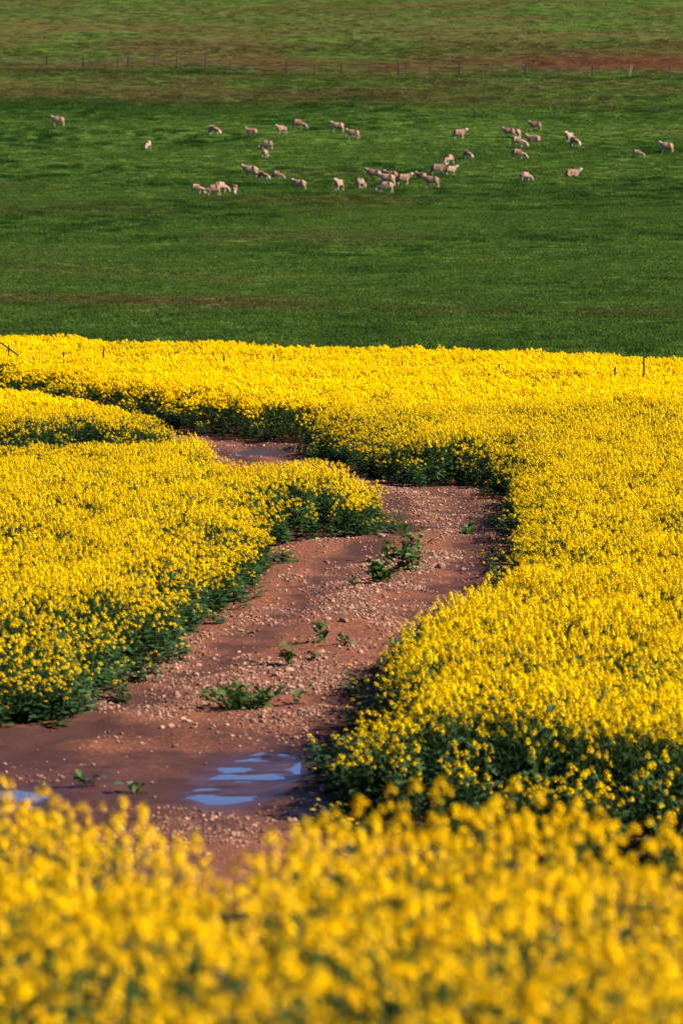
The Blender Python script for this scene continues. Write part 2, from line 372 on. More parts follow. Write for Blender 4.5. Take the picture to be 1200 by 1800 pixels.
# ------------------------------------------------------------------ scattering many small pieces
def scatter(name, protos, pts, rot, scl, pick, extra=None):
    pc = bpy.data.collections.new(name + '_pieces')
    for k, me in enumerate(protos): pc.objects.link(bpy.data.objects.new('%s_piece_%02d' % (name, k), me))
    me = bpy.data.meshes.new(name); n = len(pts); me.vertices.add(n); me.vertices.foreach_set('co', np.asarray(pts, np.float32).ravel())
    def put(k, t, key, v): a = me.attributes.new(k, t, 'POINT'); a.data.foreach_set(key, v)
    put('spin', 'FLOAT_VECTOR', 'vector', np.asarray(rot, np.float32).ravel()); put('size', 'FLOAT_VECTOR', 'vector', np.asarray(scl, np.float32).ravel())
    put('pick', 'INT', 'value', np.asarray(pick, np.int32))
    for k, v in (extra or {}).items(): put(k, 'FLOAT', 'value', np.asarray(v, np.float32))
    ng = bpy.data.node_groups.new(name, 'GeometryNodeTree')
    ng.interface.new_socket('Geometry', in_out='INPUT', socket_type='NodeSocketGeometry'); ng.interface.new_socket('Geometry', in_out='OUTPUT', socket_type='NodeSocketGeometry')
    nn, ll = ng.nodes, ng.links
    gi, go, ip, ci = nn.new('NodeGroupInput'), nn.new('NodeGroupOutput'), nn.new('GeometryNodeInstanceOnPoints'), nn.new('GeometryNodeCollectionInfo')
    ci.inputs['Collection'].default_value = pc; ci.inputs['Separate Children'].default_value = True; ci.inputs['Reset Children'].default_value = True
    def na(k, t): a = nn.new('GeometryNodeInputNamedAttribute'); a.data_type = t; a.inputs[0].default_value = k; return a.outputs[0]
    er = nn.new('FunctionNodeEulerToRotation'); ll.new(na('spin', 'FLOAT_VECTOR'), er.inputs[0])
    ll.new(gi.outputs[0], ip.inputs['Points']); ll.new(ci.outputs[0], ip.inputs['Instance']); ip.inputs['Pick Instance'].default_value = True
    ll.new(na('pick', 'INT'), ip.inputs['Instance Index']); ll.new(er.outputs[0], ip.inputs['Rotation']); ll.new(na('size', 'FLOAT_VECTOR'), ip.inputs['Scale'])
    ll.new(ip.outputs[0], go.inputs[0])
    o = link(name, me); md = o.modifiers.new('scatter', 'NODES'); md.node_group = ng
    return o

# ------------------------------------------------------------------ canola plants
def frame(nv):
    nv = Vector(nv).normalized(); a = nv.orthogonal().normalized(); return nv, a, nv.cross(a)
def head_mb(rng, nf, detail, L=.075, Rb=.034):
    """a raceme: open four-petalled flowers in a dome, buds at the tip; base at the origin"""
    mb = MB()
    for i in range(nf):
        t = (i + .5) / nf; az = i * 2.39996 + rng.uniform(-.3, .3)
        z = L * (t ** .9) + rng.uniform(-.004, .004); r = Rb * (1 - .75 * t ** 1.6) * rng.uniform(.8, 1.15)
        rad = Vector((math.cos(az), math.sin(az), 0)); c = rad * r + Vector((0, 0, z))
        nv, u, w = frame(rad * (1.1 - t) + Vector((0, 0, .25 + 1.1 * t)) + Vector((rng.uniform(-.3, .3), rng.uniform(-.3, .3), 0)))
        s = .0105 * rng.uniform(.85, 1.2); q0 = rng.uniform(0, 6.28)
        if detail == 2:
            for k in range(4):
                q = q0 + k * math.pi / 2; d = u * math.cos(q) + w * math.sin(q); e = nv.cross(d)
                mb.add([c, c + s * (.62 * d + .46 * e) + nv * s * .1, c + s * 1.12 * d + nv * s * .22, c + s * (.62 * d - .46 * e) + nv * s * .1], [(0, 1, 2, 3)], 0)
        elif detail == 1:
            for k in range(2):
                q = q0 + k * math.pi / 2; d = u * math.cos(q) + w * math.sin(q); e = nv.cross(d)
                mb.add([c + s * (1.1 * d + .42 * e), c + s * (1.1 * d - .42 * e), c - s * (1.1 * d + .42 * e), c + s * (-1.1 * d + .42 * e)], [(0, 1, 2, 3)], 0)
        else:
            d = u * math.cos(q0) + w * math.sin(q0); e = nv.cross(d); s *= 1.15
            mb.add([c + s * d + s * e, c + s * d - s * e, c - s * d - s * e, c - s * d + s * e], [(0, 1, 2, 3)], 0)
    for i in range(5 if detail == 2 else (2 if detail else 0)):
        az = i * 2.4; c = Vector((math.cos(az) * .006, math.sin(az) * .006, L * 1.0 + rng.uniform(0, .006))); h = .005
        mb.add([c + Vector(p) * h for p in ((1, 0, 0), (0, 1, 0), (-1, 0, 0), (0, -1, 0), (0, 0, 1.5), (0, 0, -1.5))],
               [(0, 1, 4), (1, 2, 4), (2, 3, 4), (3, 0, 4), (1, 0, 5), (2, 1, 5), (3, 2, 5), (0, 3, 5)], 1)
    return mb
def leaf_mb(rng, L=.16, W=.05, seg=4, fold=True, droop=.5, wavy=.2):
    """a leaf growing along +x from the origin, arching down"""
    mb = MB(); vs = []; fs = []
    for i in range(seg + 1):
        t = i / seg; x = L * t * (1 - .12 * droop * t); z = L * (.35 * t - droop * .75 * t * t)
        w = W * (.18 + 1.5 * t) * (1 - t ** 3) * .95 if i < seg else .002
        w *= 1 + wavy * rng.uniform(-1, 1)
        up = w * .35
        vs += [(x, -w, z + up), (x, 0, z), (x, w, z + up)] if fold else [(x, -w, z), (x, w, z)]
    k = 3 if fold else 2
    for i in range(seg):
        for j in range(k - 1): fs.append((i * k + j, i * k + j + 1, (i + 1) * k + j + 1, (i + 1) * k + j))
    mb.add(vs, fs, 0); return mb
def plant_spec(rng, nh, nl, H, low=.74):
    lean = (rng.uniform(-.08, .08), rng.uniform(-.08, .08)); stem = lambda t: Vector((lean[0] * t * t, lean[1] * t * t, H * t))
    br = [([stem(0), stem(.35), stem(.7), stem(1)], [.007, .006, .0045, .003])]
    heads = [(stem(1) - Vector((0, 0, .05)), Euler((rng.uniform(-.15, .15), rng.uniform(-.15, .15), rng.uniform(0, 6.28))), rng.uniform(1.05, 1.3))]
    for i in range(nh - 1):
        az = i * 2.39996 + rng.uniform(-.4, .4); t0 = .42 + .4 * i / nh + rng.uniform(-.04, .04); ze = H * (low + (1 - low) * rng.random() ** .55)
        r = rng.uniform(.05, .24); a = stem(t0); e = Vector((a.x + math.cos(az) * r, a.y + math.sin(az) * r, max(ze, a.z + .12)))
        mid = a.lerp(e, .5) + Vector((math.cos(az), math.sin(az), 0)) * r * .22
        br.append(([a, mid, e], [.0035, .003, .002]))
        heads.append((e - Vector((0, 0, .04)), Euler((rng.uniform(-.3, .3), rng.uniform(-.3, .3), rng.uniform(0, 6.28))), rng.uniform(.75, 1.15)))
    leaves = []
    for i in range(nl):
        t = .06 + .72 * (i / max(nl - 1, 1)); az = i * 2.2 + rng.uniform(-.4, .4)
        leaves.append((stem(t), Euler((rng.uniform(-.3, .3), rng.uniform(-.65, .1), az)), (1.55 - 1.05 * t) * rng.uniform(.8, 1.2)))
    return br, heads, leaves
def place(p, e, s): return Matrix.Translation(p) @ e.to_matrix().to_4x4() @ Matrix.Scale(s, 4)
def plant_mesh(name, seed, nh, nl, H, nf, detail, hs=1.0, leafseg=3, ls=1.0):
    rng = random.Random(seed); br, heads, leaves = plant_spec(rng, max(nh, 1), nl, H); heads = heads[:nh]; mb = MB()
    if nl > 15: leaves = [(p + Vector((rng.uniform(-.13, .13), rng.uniform(-.13, .13), rng.uniform(-.05, .1))), Euler((rng.uniform(-.7, .7), rng.uniform(-1.0, .5), rng.uniform(0, 6.28))), s_ * rng.uniform(.6, 1.2)) for p, e, s_ in leaves]
    hv = [head_mb(rng, nf, detail) for _ in range(3)]; lv = [leaf_mb(rng, .17, .052, leafseg, leafseg > 2) for _ in range(3)]
    for pts, rs in br: mb.tube(pts, rs, 3, 2, False)
    for i, (p, e, s) in enumerate(heads): mb.merge(hv[i % 3], place(p, e, s * hs), [0, 1])
    for i, (p, e, s) in enumerate(leaves): mb.merge(lv[i % 3], place(p, e, s * ls), [3])
    return mb.mesh(name, [PETAL, BUD, STEM, LEAF])

rs = np.random.RandomState(7)
# --- the crop at large (an uncountable stand): points over the field, off the track
def crop_points(y0, y1, dens):
    xm = .094 * y1 + 1.6; n = int(dens * 2 * xm * (y1 - y0))
    x = rs.uniform(-xm, xm, n); y = rs.uniform(y0, y1, n); k = np.abs(x) < .094 * y + 1.6
    return x[k], y[k]
segs = [(30.5, 48, 30, 0), (48, 62, 27, 0), (62, 80, 24, 1), (80, 100, 20, 1), (100, 121, 16, 2), (121, 142, 15, 2)]
PX, PY, PK = [], [], []
for y0, y1, dn, lod in segs:
    x, y = crop_points(y0, y1, dn)
    e = -track_sd(x, y) + (fbm(x * 1.5, y * 1.2, 21, 2) - .5) * .35
    edge_n = fbm(x * 2.2, y * 1.3, 22, 2)
    k = ((e > .10) | ((e > -.30) & (rs.rand(len(x)) < .10))) & (y < FIELD_FAR(x) + (fbm(x * .8, y, 23, 2) - .5) * 1.5)
    thin = fbm(x / 1.1, y / 2.4, 24, 3)
    k &= ~((thin > .61) & (rs.rand(len(x)) < .7) & (e > .5))
    PX.append(x[k]); PY.append(y[k]); PK.append(np.stack([e[k], np.full(k.sum(), lod), edge_n[k]], 1))
PX = np.concatenate(PX); PY = np.concatenate(PY); PK = np.concatenate(PK)
# crop on the near bank outside the view, left and right of the individually built plants
bx = rs.uniform(-6, 6, 5000); by = rs.uniform(8.5, 22, 5000); half = .075 * by + .14
kb = (np.abs(bx) > half) & (np.abs(bx) < half + 2.2) & (track_sd(bx, by) < -.1); kb &= rs.rand(len(bx)) < .5
bx, by = bx[kb], by[kb]
ux = rs.uniform(-2.6, 2.6, 8000); uy = rs.uniform(8.5, 22, 8000); ku = (np.abs(ux) < .075 * uy + 1.0) & (track_sd(ux, uy) < -.25); ux, uy = ux[ku][:2600], uy[ku][:2600]
PX = np.concatenate([PX, bx, ux]); PY = np.concatenate([PY, by, uy]); nb_ = len(bx) + len(ux)
PK = np.concatenate([PK, np.stack([np.ones(nb_), np.zeros(nb_), np.ones(nb_) * .5], 1)])
under = np.zeros(len(PX), bool); under[len(PX) - len(ux):] = True
n = len(PX); e = PK[:, 0]; lod = PK[:, 1].astype(int)
hgt = (.58 + .42 * sstep(.05, 1.1, e)) * (.93 + .14 * fbm(PX / 2.2, PY / 3.5, 25, 3)) * (.96 + .13 * (fbm(PX / 14, PY / 2.6, 26, 3) - .5) * 2) * np.where(PY > 98, rs.uniform(.92, 1.02, n), rs.uniform(.80, 1.07, n))
hgt *= np.where((e < .8) & (PK[:, 2] > .66), 1.12, 1.0)
tram = np.abs((PY + .35 * PX + 1.5 * (fbm(PX / 8, PY / 20, 29, 2) - .5)) % 8.5 - 4.2)
hgt *= 1 - .17 * sstep(.45, .15, tram) * sstep(84, 90, PY) * sstep(.4, .6, fbm(PX / 6, PY / 6, 30, 2))
west = sstep(74, 84, PY) * sstep(1.0, -.2, PX) * sstep(119, 108, PY + PX * .8) * (PX < np.interp(PY, [72, 84, 92, 97, 107, 123], [1, -1.4, -3, -3.6, -6.1, -13]) + .3)
hgt *= 1 - np.where(PY > 92.5, .10, np.maximum(.27 * sstep(-2.9, -3.6, PX), .50 * sstep(-2.6, -2.1, PX) * sstep(75, 81, PY))) * west
hgt *= 1 + .12 * (PX > -.3) * sstep(56, 50, PY)
lowcorner = (PX < -2.3) & (PY < 51)
hgt = np.where(lowcorner, np.minimum(hgt, .36 + .14 * np.maximum(PY - 47, 0)), hgt)                                  # the lower stand in the far left of the field
leafy = (e < np.where(PY < 60, np.where((PX > -.3) & (PY < 42.5), .85, .58), np.where(PY > 82, .40, .15))) & (rs.rand(n) < .85)
hgt *= np.where(leafy, np.where(PY < 60, .92, .8), 1.0)
stray = e < .10
leafy |= stray; hgt = np.where(stray, rs.uniform(.16, .42, n), hgt)
hgt = np.where(under, rs.uniform(.34, .70, n), hgt)
wid = .80 + .22 * rs.rand(n) + .1 * (hgt - .8)
Z = ground(PX, PY) - .02
protos = [plant_mesh('p%d' % k, 100 + k, 8, 12, 1.05, 15, 1, .78) for k in range(6)]
protos += [plant_mesh('p%d' % k, 100 + k, 8, 11, 1.05, 13, 1, .82) for k in range(6, 10)]
protos += [plant_mesh('p%d' % k, 100 + k, 10, 7, 1.05, 12, 0, .95, 2) for k in range(10, 14)]
protos += [plant_mesh('p%d' % k, 100 + k, 3, 40, 1.0, 12, 1, .85, 3, .78) for k in range(14, 18)]
protos += [plant_mesh('p%d' % k, 100 + k, 0, 34, 1.0, 12, 1, .85, 3, .9) for k in range(18, 21)]
base = np.array([0, 6, 10])[lod]; cnt = np.array([6, 4, 4])[lod]
pick = np.where(leafy, 14 + (rs.rand(n) * 4).astype(int), base + (rs.rand(n) * cnt).astype(int))
pick = np.where(under, 18 + (rs.rand(n) * 3).astype(int), pick)
rot = np.stack([rs.normal(0, .09, n), rs.normal(0, .09, n), rs.uniform(0, 6.283, n)], 1)
crop = scatter('canola_crop', protos, np.stack([PX, PY, Z], 1), rot, np.stack([wid, wid, hgt], 1), pick)
tag(crop, 'dense flowering yellow canola crop covering the field either side of the track', None, None, 'stuff')
print('crop plants', n)

# --- the nearest stand: 300 plants, each an object with its parts
rng = random.Random(3)
def spray(rng):                                        # one flower head: a top raceme with two shorter side racemes
    mb = MB(); mb.merge(head_mb(rng, 20, 2, .062, .032), Matrix.Identity(4))
    a0 = rng.uniform(0, 6.28)
    for k in range(2):
        a = a0 + 2.6 * k + rng.uniform(-.5, .5); q = rng.uniform(.075, .13); p = Vector((math.cos(a) * q, math.sin(a) * q, rng.uniform(-.09, .01)))
        mb.merge(head_mb(rng, 16, 2, .055, .030), place(p, Euler((rng.uniform(-.3, .3), rng.uniform(-.3, .3), 0)), rng.uniform(.8, 1.0)))
        mb.tube([(0, 0, -.14), p * .55 + Vector((0, 0, -.05)), p], [.003, .0025, .002], 3, 2, False)
    return mb
HEADS = [spray(rng).mesh('flower_head', [PETAL_VIGNETTED, BUD, STEM]) for _ in range(6)]
LEAVES = [leaf_mb(rng, .17, .055, 5, True, rng.uniform(.3, .8), .3).mesh('leaf', [LEAF], True) for _ in range(4)]
SPECS = []
for k in range(9):
    r_ = random.Random(500 + k); br, heads, leaves = plant_spec(r_, 5, 5, 1.30, .58)
    mb = MB()
    for pts, rr_ in br: mb.tube(pts, rr_, 4, 0, False)
    SPECS.append((mb.mesh('stem', [STEM]), heads, leaves))
cand = []
tries = 0
while len(cand) < 300 and tries < 60000:
    tries += 1
    y = math.sqrt(rng.uniform(9.3 ** 2, 22.2 ** 2)); x = rng.uniform(-1, 1) * (.075 * y + .13)
    if track_sd(np.array([x]), np.array([y]))[0] > -.08: continue
    if any((x - a) ** 2 + (y - b_) ** 2 < .21 ** 2 for a, b_ in cand): continue
    cand.append((x, y))
for i, (x, y) in enumerate(cand):
    sm, heads, leaves = SPECS[i % 9]
    root = bpy.data.objects.new('canola_plant', None); COL.objects.link(root); root.empty_display_size = .05
    s = rng.uniform(.78, 1.05) * (1 - .07 * min(max((x - .6) / .5, 0), 1)) * (.97 if -.8 < x < -.08 and y > 15 else 1.03); root.location = (x, y, gz(x, y) - .02); root.rotation_euler = (rng.gauss(0, .06), rng.gauss(0, .06), rng.uniform(0, 6.28)); root.scale = (s * 1.1, s * 1.1, s)
    tag(root, 'tall blurred yellow canola plant in the foreground stand along the bottom', 'plant', 'canola plants of the foreground stand')
    link('stem', sm, root)
    for j, (p, e_, sc) in enumerate(heads):
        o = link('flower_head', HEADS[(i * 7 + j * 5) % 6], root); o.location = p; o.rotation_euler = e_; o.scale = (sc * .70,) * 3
    for j, (p, e_, sc) in enumerate(leaves):
        o = link('leaf', LEAVES[(i + j) % 4], root); o.location = p; o.rotation_euler = e_; o.scale = (sc * 1.25,) * 3
print('near plants', len(cand))

# ------------------------------------------------------------------ pasture grass
def tuft_mesh(seed, nb, spread, h):
    r_ = random.Random(seed); mb = MB()
    for _ in range(nb):
        a = r_.uniform(0, 6.28); q = spread * math.sqrt(r_.random()); x, y = math.cos(a) * q, math.sin(a) * q
        d = r_.uniform(0, 6.28); w = r_.uniform(.012, .03); hh = h * r_.uniform(.5, 1.1); lx, ly = r_.gauss(0, .45) * hh, r_.gauss(0, .45) * hh
        mb.add([(x - math.cos(d) * w, y - math.sin(d) * w, -.02), (x + math.cos(d) * w, y + math.sin(d) * w, -.02), (x + lx, y + ly, hh)], [(0, 1, 2)], 0)
    return mb.mesh('tuft', [TUFT])
tufts = [tuft_mesh(k, 46, .34, .13) for k in range(5)]
TX, TY = [], []
for y0, y1, dn in ((140, 175, 9), (175, 220, 7), (220, 290, 5), (290, 380, 4), (380, 470, 2.6), (470, 580, 1.6), (580, 790, .8)):
    xm = .084 * y1 + 3; k = int(dn * 2 * xm * (y1 - y0)); x = rs.uniform(-xm, xm, k); y = rs.uniform(y0, y1, k)
    kk = (np.abs(x) < .084 * y + 3) & (y > FIELD_FAR(x) + 1.2) & (track_sd(x, y) < 0); TX.append(x[kk]); TY.append(y[kk])
TX = np.concatenate(TX); TY = np.concatenate(TY); n = len(TX)
ts = rs.uniform(.6, 1.25, n) * (.8 + .0012 * TY); dkv = a_dark(TX, TY); brv = a_brown(TX, TY); rdv = a_red(TX, TY)
th = ts * (.45 + 1.0 * dkv) * (1 - .3 * brv) * (1 - .5 * rdv)
grass = scatter('pasture_grass', tufts, np.stack([TX, TY, ground(TX, TY, False)], 1), np.stack([np.zeros(n), np.zeros(n), rs.uniform(0, 6.28, n)], 1),
                np.stack([ts * 1.25, ts * 1.25, th], 1), rs.randint(0, 5, n), {'brown': brv, 'dark': dkv, 'red': rdv})
tag(grass, 'short green grass of the grazed hillside', None, None, 'stuff')
print('tufts', n)

# ------------------------------------------------------------------ gravel and stones
def stone_mesh(seed, name, m, sub=2, flat=.7):
    import bmesh
    bm = bmesh.new(); bmesh.ops.create_icosphere(bm, subdivisions=sub, radius=1); r_ = random.Random(seed)
    pl = [(Vector((r_.gauss(0, 1), r_.gauss(0, 1), r_.gauss(0, 1))).normalized(), r_.uniform(.55, .9)) for _ in range(9)]
    sc = Vector((r_.uniform(.9, 1.3), r_.uniform(.75, 1.0), r_.uniform(flat - .15, flat + .15)))
    for v in bm.verts:
        c = v.co.copy()
        for nv, dd in pl:                              # broken facets
            t = c.dot(nv)
            if t > dd: c -= nv * (t - dd)
        v.co = Vector((c.x * sc.x, c.y * sc.y, c.z * sc.z)) * r_.uniform(.96, 1.04)
    me = bpy.data.meshes.new(name); bm.to_mesh(me); bm.free(); me.materials.append(m); return me
peb = [stone_mesh(k, 'pebble', PEBBLE, 1) for k in range(5)] + [stone_mesh(20 + k, 'pebble', CLOD, 1) for k in range(2)]
k = 620000; x = rs.uniform(-4.6, 3.2, k); y = rs.uniform(38, 105, k)
s_in = track_sd(x, y); ok = (s_in > -.15) & (np.abs(x) < .078 * y + .6); x, y, s_in = x[ok], y[ok], s_in[ok]
w = np.clip(1 - 1.1 * rut_attr(x, y), .10, 1) * (.09 + 1.35 * sstep(.42, .62, fbm(x * 1.0, y * .45, 61, 3))) * (1 - .8 * wet_attr(x, y))
w = np.where(puddle_w(x, y, PUDDLES[0]) < 1.3, .0, w)
ok = rs.rand(len(x)) < w * .72; x, y = x[ok], y[ok]; n = len(x)
s = .0045 + .011 * rs.rand(n) ** 2.6 + .030 * rs.rand(n) ** 10
gravel = scatter('track_gravel', peb, np.stack([x, y, ground(x, y) + s * .15], 1), rs.uniform(0, 6.28, (n, 3)) * np.array([.06, .06, 1]), np.stack([s, s, s], 1), np.where(rs.rand(n) < .8, rs.randint(0, 5, n), rs.randint(5, 7, n)))
tag(gravel, 'pinkish gravel strewn over the red dirt track', None, None, 'stuff')
print('gravel', n)
SM = [stone_mesh(60 + k, 'stone', STONE) for k in range(6)]; SMD = [stone_mesh(80 + k, 'stone', CLOD) for k in range(2)]
NAMED = [  # x, y, radius, dark, label
    (.02, 58.5, .075, 0, 'largest pale blocky stone on the track above the leafy weeds'),
    (-.76, 52.1, .065, 0, 'squarish tan stone below the upright dark weed'),
    (-.62, 52.7, .06, 0, 'rounded brownish stone right of the squarish tan stone'),
    (-.46, 50.8, .055, 0, 'small upright pinkish stone standing above the big weed clump'),
    (-.25, 54.7, .06, 0, 'flat white stone right beside the small sprig of weed'),
    (-.57, 50.4, .06, 0, 'tan stone lying against the right end of the big weed clump'),
    (1.47, 66.8, .09, 0, 'broad whitish stone right of the tall weed patch'),
    (1.40, 68.5, .065, 0, 'left of two pale stones above the broad whitish stone'),
    (1.58, 68.7, .06, 0, 'right of two pale stones above the broad whitish stone'),
    (.66, 72.0, .085, 0, 'flat pale stone at the foot of the crop tongue'),
    (1.27, 72.4, .06, 0, 'pale stone on the crest above the tall weed patch'),
    (1.80, 66.8, .06, 0, 'pinkish stone alone far right of the tall weed patch'),
    (1.56, 62.8, .06, 1, 'dark brown stone near the tip of the right crop'),
    (2.64, 76.3, .065, 1, 'dark stone at the right verge below the crop notch'),
    (1.33, 83.3, .09, 0, 'pale slab at the far end of the gravelly stretch'),
    (-.16, 42.1, .05, 0, 'tan stone on damp mud right of the broken puddle'),
    (-.87, 53.3, .055, 1, 'dark clod just left of the upright dark weed'),
]
for x, y, r_, dk, lab in NAMED:
    o = link('stone', (SMD if dk else SM)[rng.randrange(2 if dk else 6)]); o.location = (x, y, gz(x, y) + r_ * .22); o.scale = (r_,) * 3; o.rotation_euler = (rng.uniform(-.3, .3), rng.uniform(-.3, .3), rng.uniform(0, 6.28))
    tag(o, lab, 'stone')
SPOTS = [(.08, 54.9), (.22, 54.7), (-.05, 54.2), (0, 53.3), (1.4, 82.7), (1.63, 81.5), (-2.44, 50.5), (-2.42, 51.4), (-2.38, 52), (-2.5, 50.3), (-.8, 48.9), (-.67, 46.5), (-1.77, 47), (-1.61, 47.3), (-1.86, 46.9), (-2.03, 46), (-.42, 48)]
while len(SPOTS) < 95:
    y = rng.uniform(41, 86); x = rng.uniform(-3, 2.6); a, b_ = np.array([x]), np.array([y])
    if track_sd(a, b_)[0] < .12 or rut_attr(a, b_)[0] > .45 * rng.random() or wet_attr(a, b_)[0] > .1: continue
    if rng.random() > sstep(.38, .6, fbm(a * 1.0, b_ * .45, 61, 3))[0]: continue
    SPOTS.append((x, y))
for x, y in SPOTS:
    o = link('stone', SM[rng.randrange(6)]); r_ = rng.uniform(.024, .046); o.location = (x, y, gz(x, y) + r_ * .25); o.scale = (r_,) * 3; o.rotation_euler = (rng.uniform(-.3, .3), rng.uniform(-.3, .3), rng.uniform(0, 6.28))
    tag(o, 'small loose pinkish stone among the gravel of the track', 'stone', 'small loose stones on the track')

# ------------------------------------------------------------------ weeds on the track
WL = [leaf_mb(rng, .15, .036, 5, True, rng.uniform(.1, .5), .35).mesh('leaf', [WEED], True) for _ in range(5)]
def weed(x, y, r, h, nl, label, ls=1.0, yellow=False):
    root = bpy.data.objects.new('weed', None); COL.objects.link(root); root.location = (x, y, gz(x, y)); root.empty_display_size = .1
    tag(root, label, 'weed', 'leafy weeds on the track')
    mb = MB(); tips = []; ls *= 1.05; r *= 1.2; h *= 1.25; nl = int(nl * 1.35)
    for i in range(max(3, nl // 5)):
        a = rng.uniform(0, 6.28); q = r * rng.uniform(.1, .9); e = Vector((math.cos(a) * q, math.sin(a) * q, h * rng.uniform(.35, .85))); s = e * .35; s.z = -.02
        mid = s.lerp(e, .5) + Vector((0, 0, .15 * h)); mb.tube([s, mid, e], [.005, .004, .0025], 4, 0, False); tips.append((s, mid, e))
    link('stem', mb.mesh('stem', [STEM]), root)
    for i in range(nl):
        s, mid, e = tips[i % len(tips)]; t = rng.random(); p = s.lerp(mid, t * 2) if t < .5 else mid.lerp(e, t * 2 - 1)
        o = link('leaf', WL[rng.randrange(5)], root); o.location = (p.x, p.y, max(p.z, .01)); k = ls * rng.uniform(.6, 1.2)
        o.scale = (k, k * 1.35, k); o.rotation_euler = (rng.uniform(-.7, .7), rng.uniform(-.75, .45), rng.uniform(0, 6.28))
weed(-1.05, 48.5, .50, .29, 250, 'broad low dark green weed clump on the near track', .66)
weed(-.50, 49.2, .13, .14, 12, 'sparse thin weed at the right end of the broad clump', .6)
weed(-.62, 53.4, .15, .27, 20, 'upright dark green weed left of the smaller weeds', .9)
weed(-.24, 55.8, .15, .26, 16, 'pointed green weed beside the largest pale stone', .9)
weed(.09, 55.5, .14, .15, 14, 'low yellowish green weed below the largest pale stone', .75)
weed(-.33, 54.0, .08, .12, 8, 'tiny green sprig beside the flat white stone', .6)
weed(.58, 64.0, .32, .33, 56, 'leafy weed in front of the tall patch mid track', .95)
weed(.92, 65.8, .36, .38, 72, 'dense green weed in the middle of the tall patch', 1.0)
weed(1.06, 68.6, .28, .50, 50, 'tall weed at the back of the patch', .9)
weed(.66, 68.0, .16, .34, 12, 'spindly weed left behind the tall patch', .8)
weed(2.02, 73.4, .22, .20, 20, 'small grey green weed alone on the far stretch', .85)
weed(.14, 63.2, .10, .13, 9, 'tiny weed seedling left of the tall patch', .7)
weed(-1.92, 42.4, .10, .14, 9, 'dark weed sprig on the mud between the two near puddles', .7)
weed(-2.37, 42.8, .13, .13, 10, 'dark low weed just right of the left puddle', .7)

# ------------------------------------------------------------------ fences
def post_mb(h, r, top=.8, lean=(0, 0), n=7):
    mb = MB(); mb.tube([(0, 0, -.3), (lean[0] * .5, lean[1] * .5, h * .5), (lean[0], lean[1], h)], [r, r * .95, r * top], n); return mb
def fence(name, label, posts, heights, wires, rad, wire_r, lean=.03):
    root = bpy.data.objects.new(name, None); COL.objects.link(root); root.location = (posts[0][0], posts[0][1], gz(*posts[0])); tag(root, label, 'fence')
    o0 = root.location; P = [Vector((x, y, gz(x, y))) - o0 for x, y in posts]
    for i, p in enumerate(P):
        h = heights[i]; ln = (rng.uniform(-lean, lean) * h * 2, rng.uniform(-lean, lean) * h)
        o = link('post', post_mb(h, rad * rng.uniform(.8, 1.25) * (1 if h > 1.05 else .6), .85, ln).mesh('post', [WOOD]), root); o.location = p
    for w in wires:
        mb = MB(); pts = []
        for i in range(len(P) - 1):
            for t in (0, .5): pts.append(P[i].lerp(P[i + 1], t) + Vector((0, -rad, w - (.03 if t else 0))))
        pts.append(P[-1] + Vector((0, -rad, w))); mb.tube(pts, [wire_r] * len(pts), 4); link('wire', mb.mesh('wire', [WIRE]), root)
    return root
HF = [(-47, 537), (-42.5, 535.3), (-38.19, 533.7), (-34.32, 532.5), (-29.88, 530.0), (-25.86, 528.8), (-24.61, 528.8), (-21.53, 527.5), (-18.88, 525.0), (-15.54, 522.4), (-12.62, 519.9), (-11.19, 519.9), (-6.16, 516.0), (-3.01, 514.6), (0.0, 512.7), (3.19, 512.0), (6.36, 511.3), (9.85, 510.7), (13.08, 510.0), (16.8, 509.4), (20.39, 508.7), (24.34, 508.0), (27.85, 507.4), (36.29, 505.4), (41, 504), (46, 503)]
HH = [1.3, 1.0, 1.0, 1.25, 1.3, 1.05, 1.3, 1.3, 1.4, 1.25, 1.25, 1.0, 1.35, 1.0, 1.3, 1.0, 1.35, 1.0, 1.35, 1.0, 1.35, 1.0, 1.3, 1.3, 1.0, 1.3]
fence('wire_fence', 'dark post and wire fence crossing the upper hillside', HF, HH, (.3, .55, .8, 1.0), .085, .010)
o = link('fence_post', post_mb(1.3, .08, .8, (.28, 0)).mesh('fence_post', [PALE_WOOD])); o.location = (31.89, 507.2, gz(31.89, 507.2)); tag(o, 'single pale bleached post leaning right beside the hillside fence', 'post')
for x, y, h, ln, lab in ((9.66, 414.9, .85, -.03, 'short leftmost dark post of the old row above the sheep'), (19.33, 413.9, 1.0, 0, 'thin lone dark post above the sheep on the right'),
                         (28.57, 414.9, 1.2, .03, 'tall dark rightmost post of the old row above the sheep')):
    o = link('fence_post', post_mb(h, .055, .8, (ln, 0)).mesh('fence_post', [WOOD])); o.location = (x, y, gz(x, y)); tag(o, lab, 'post')
root = bpy.data.objects.new('braced_post', None); COL.objects.link(root); root.location = (12.06, 413.9, gz(12.06, 413.9)); tag(root, 'short dark post with a slanting brace on its right side', 'post')
link('post', post_mb(.75, .06).mesh('post', [WOOD]), root); mb = MB(); mb.tube([(.05, 0, .5), (.42, 0, -.05)], [.04, .04], 6); link('brace', mb.mesh('brace', [WOOD]), root)
# fence half sunk in the far crop
CX = [-9.3, -7.75, -6.6, -3.15, -1.8, 1.65, 4.0, 6.75, 7.55, 10.2]; CP = [(x, 119.5 - .82 * x) for x in CX]
CH = [1.3, 1.14, 1.3, 1.12, 1.16, 1.1, 1.12, 1.16, 1.42, 1.3]
root = fence('field_fence', 'old wire fence whose post tops stick out of the far crop', CP, CH, (.5, .85, 1.0), .026, .003, .05)
mb = MB(); mb.tube([(-.25, 0, 1.38), (.30, -.1, 1.0)], [.025, .025], 6); link('brace', mb.mesh('brace', [WOOD]), root)

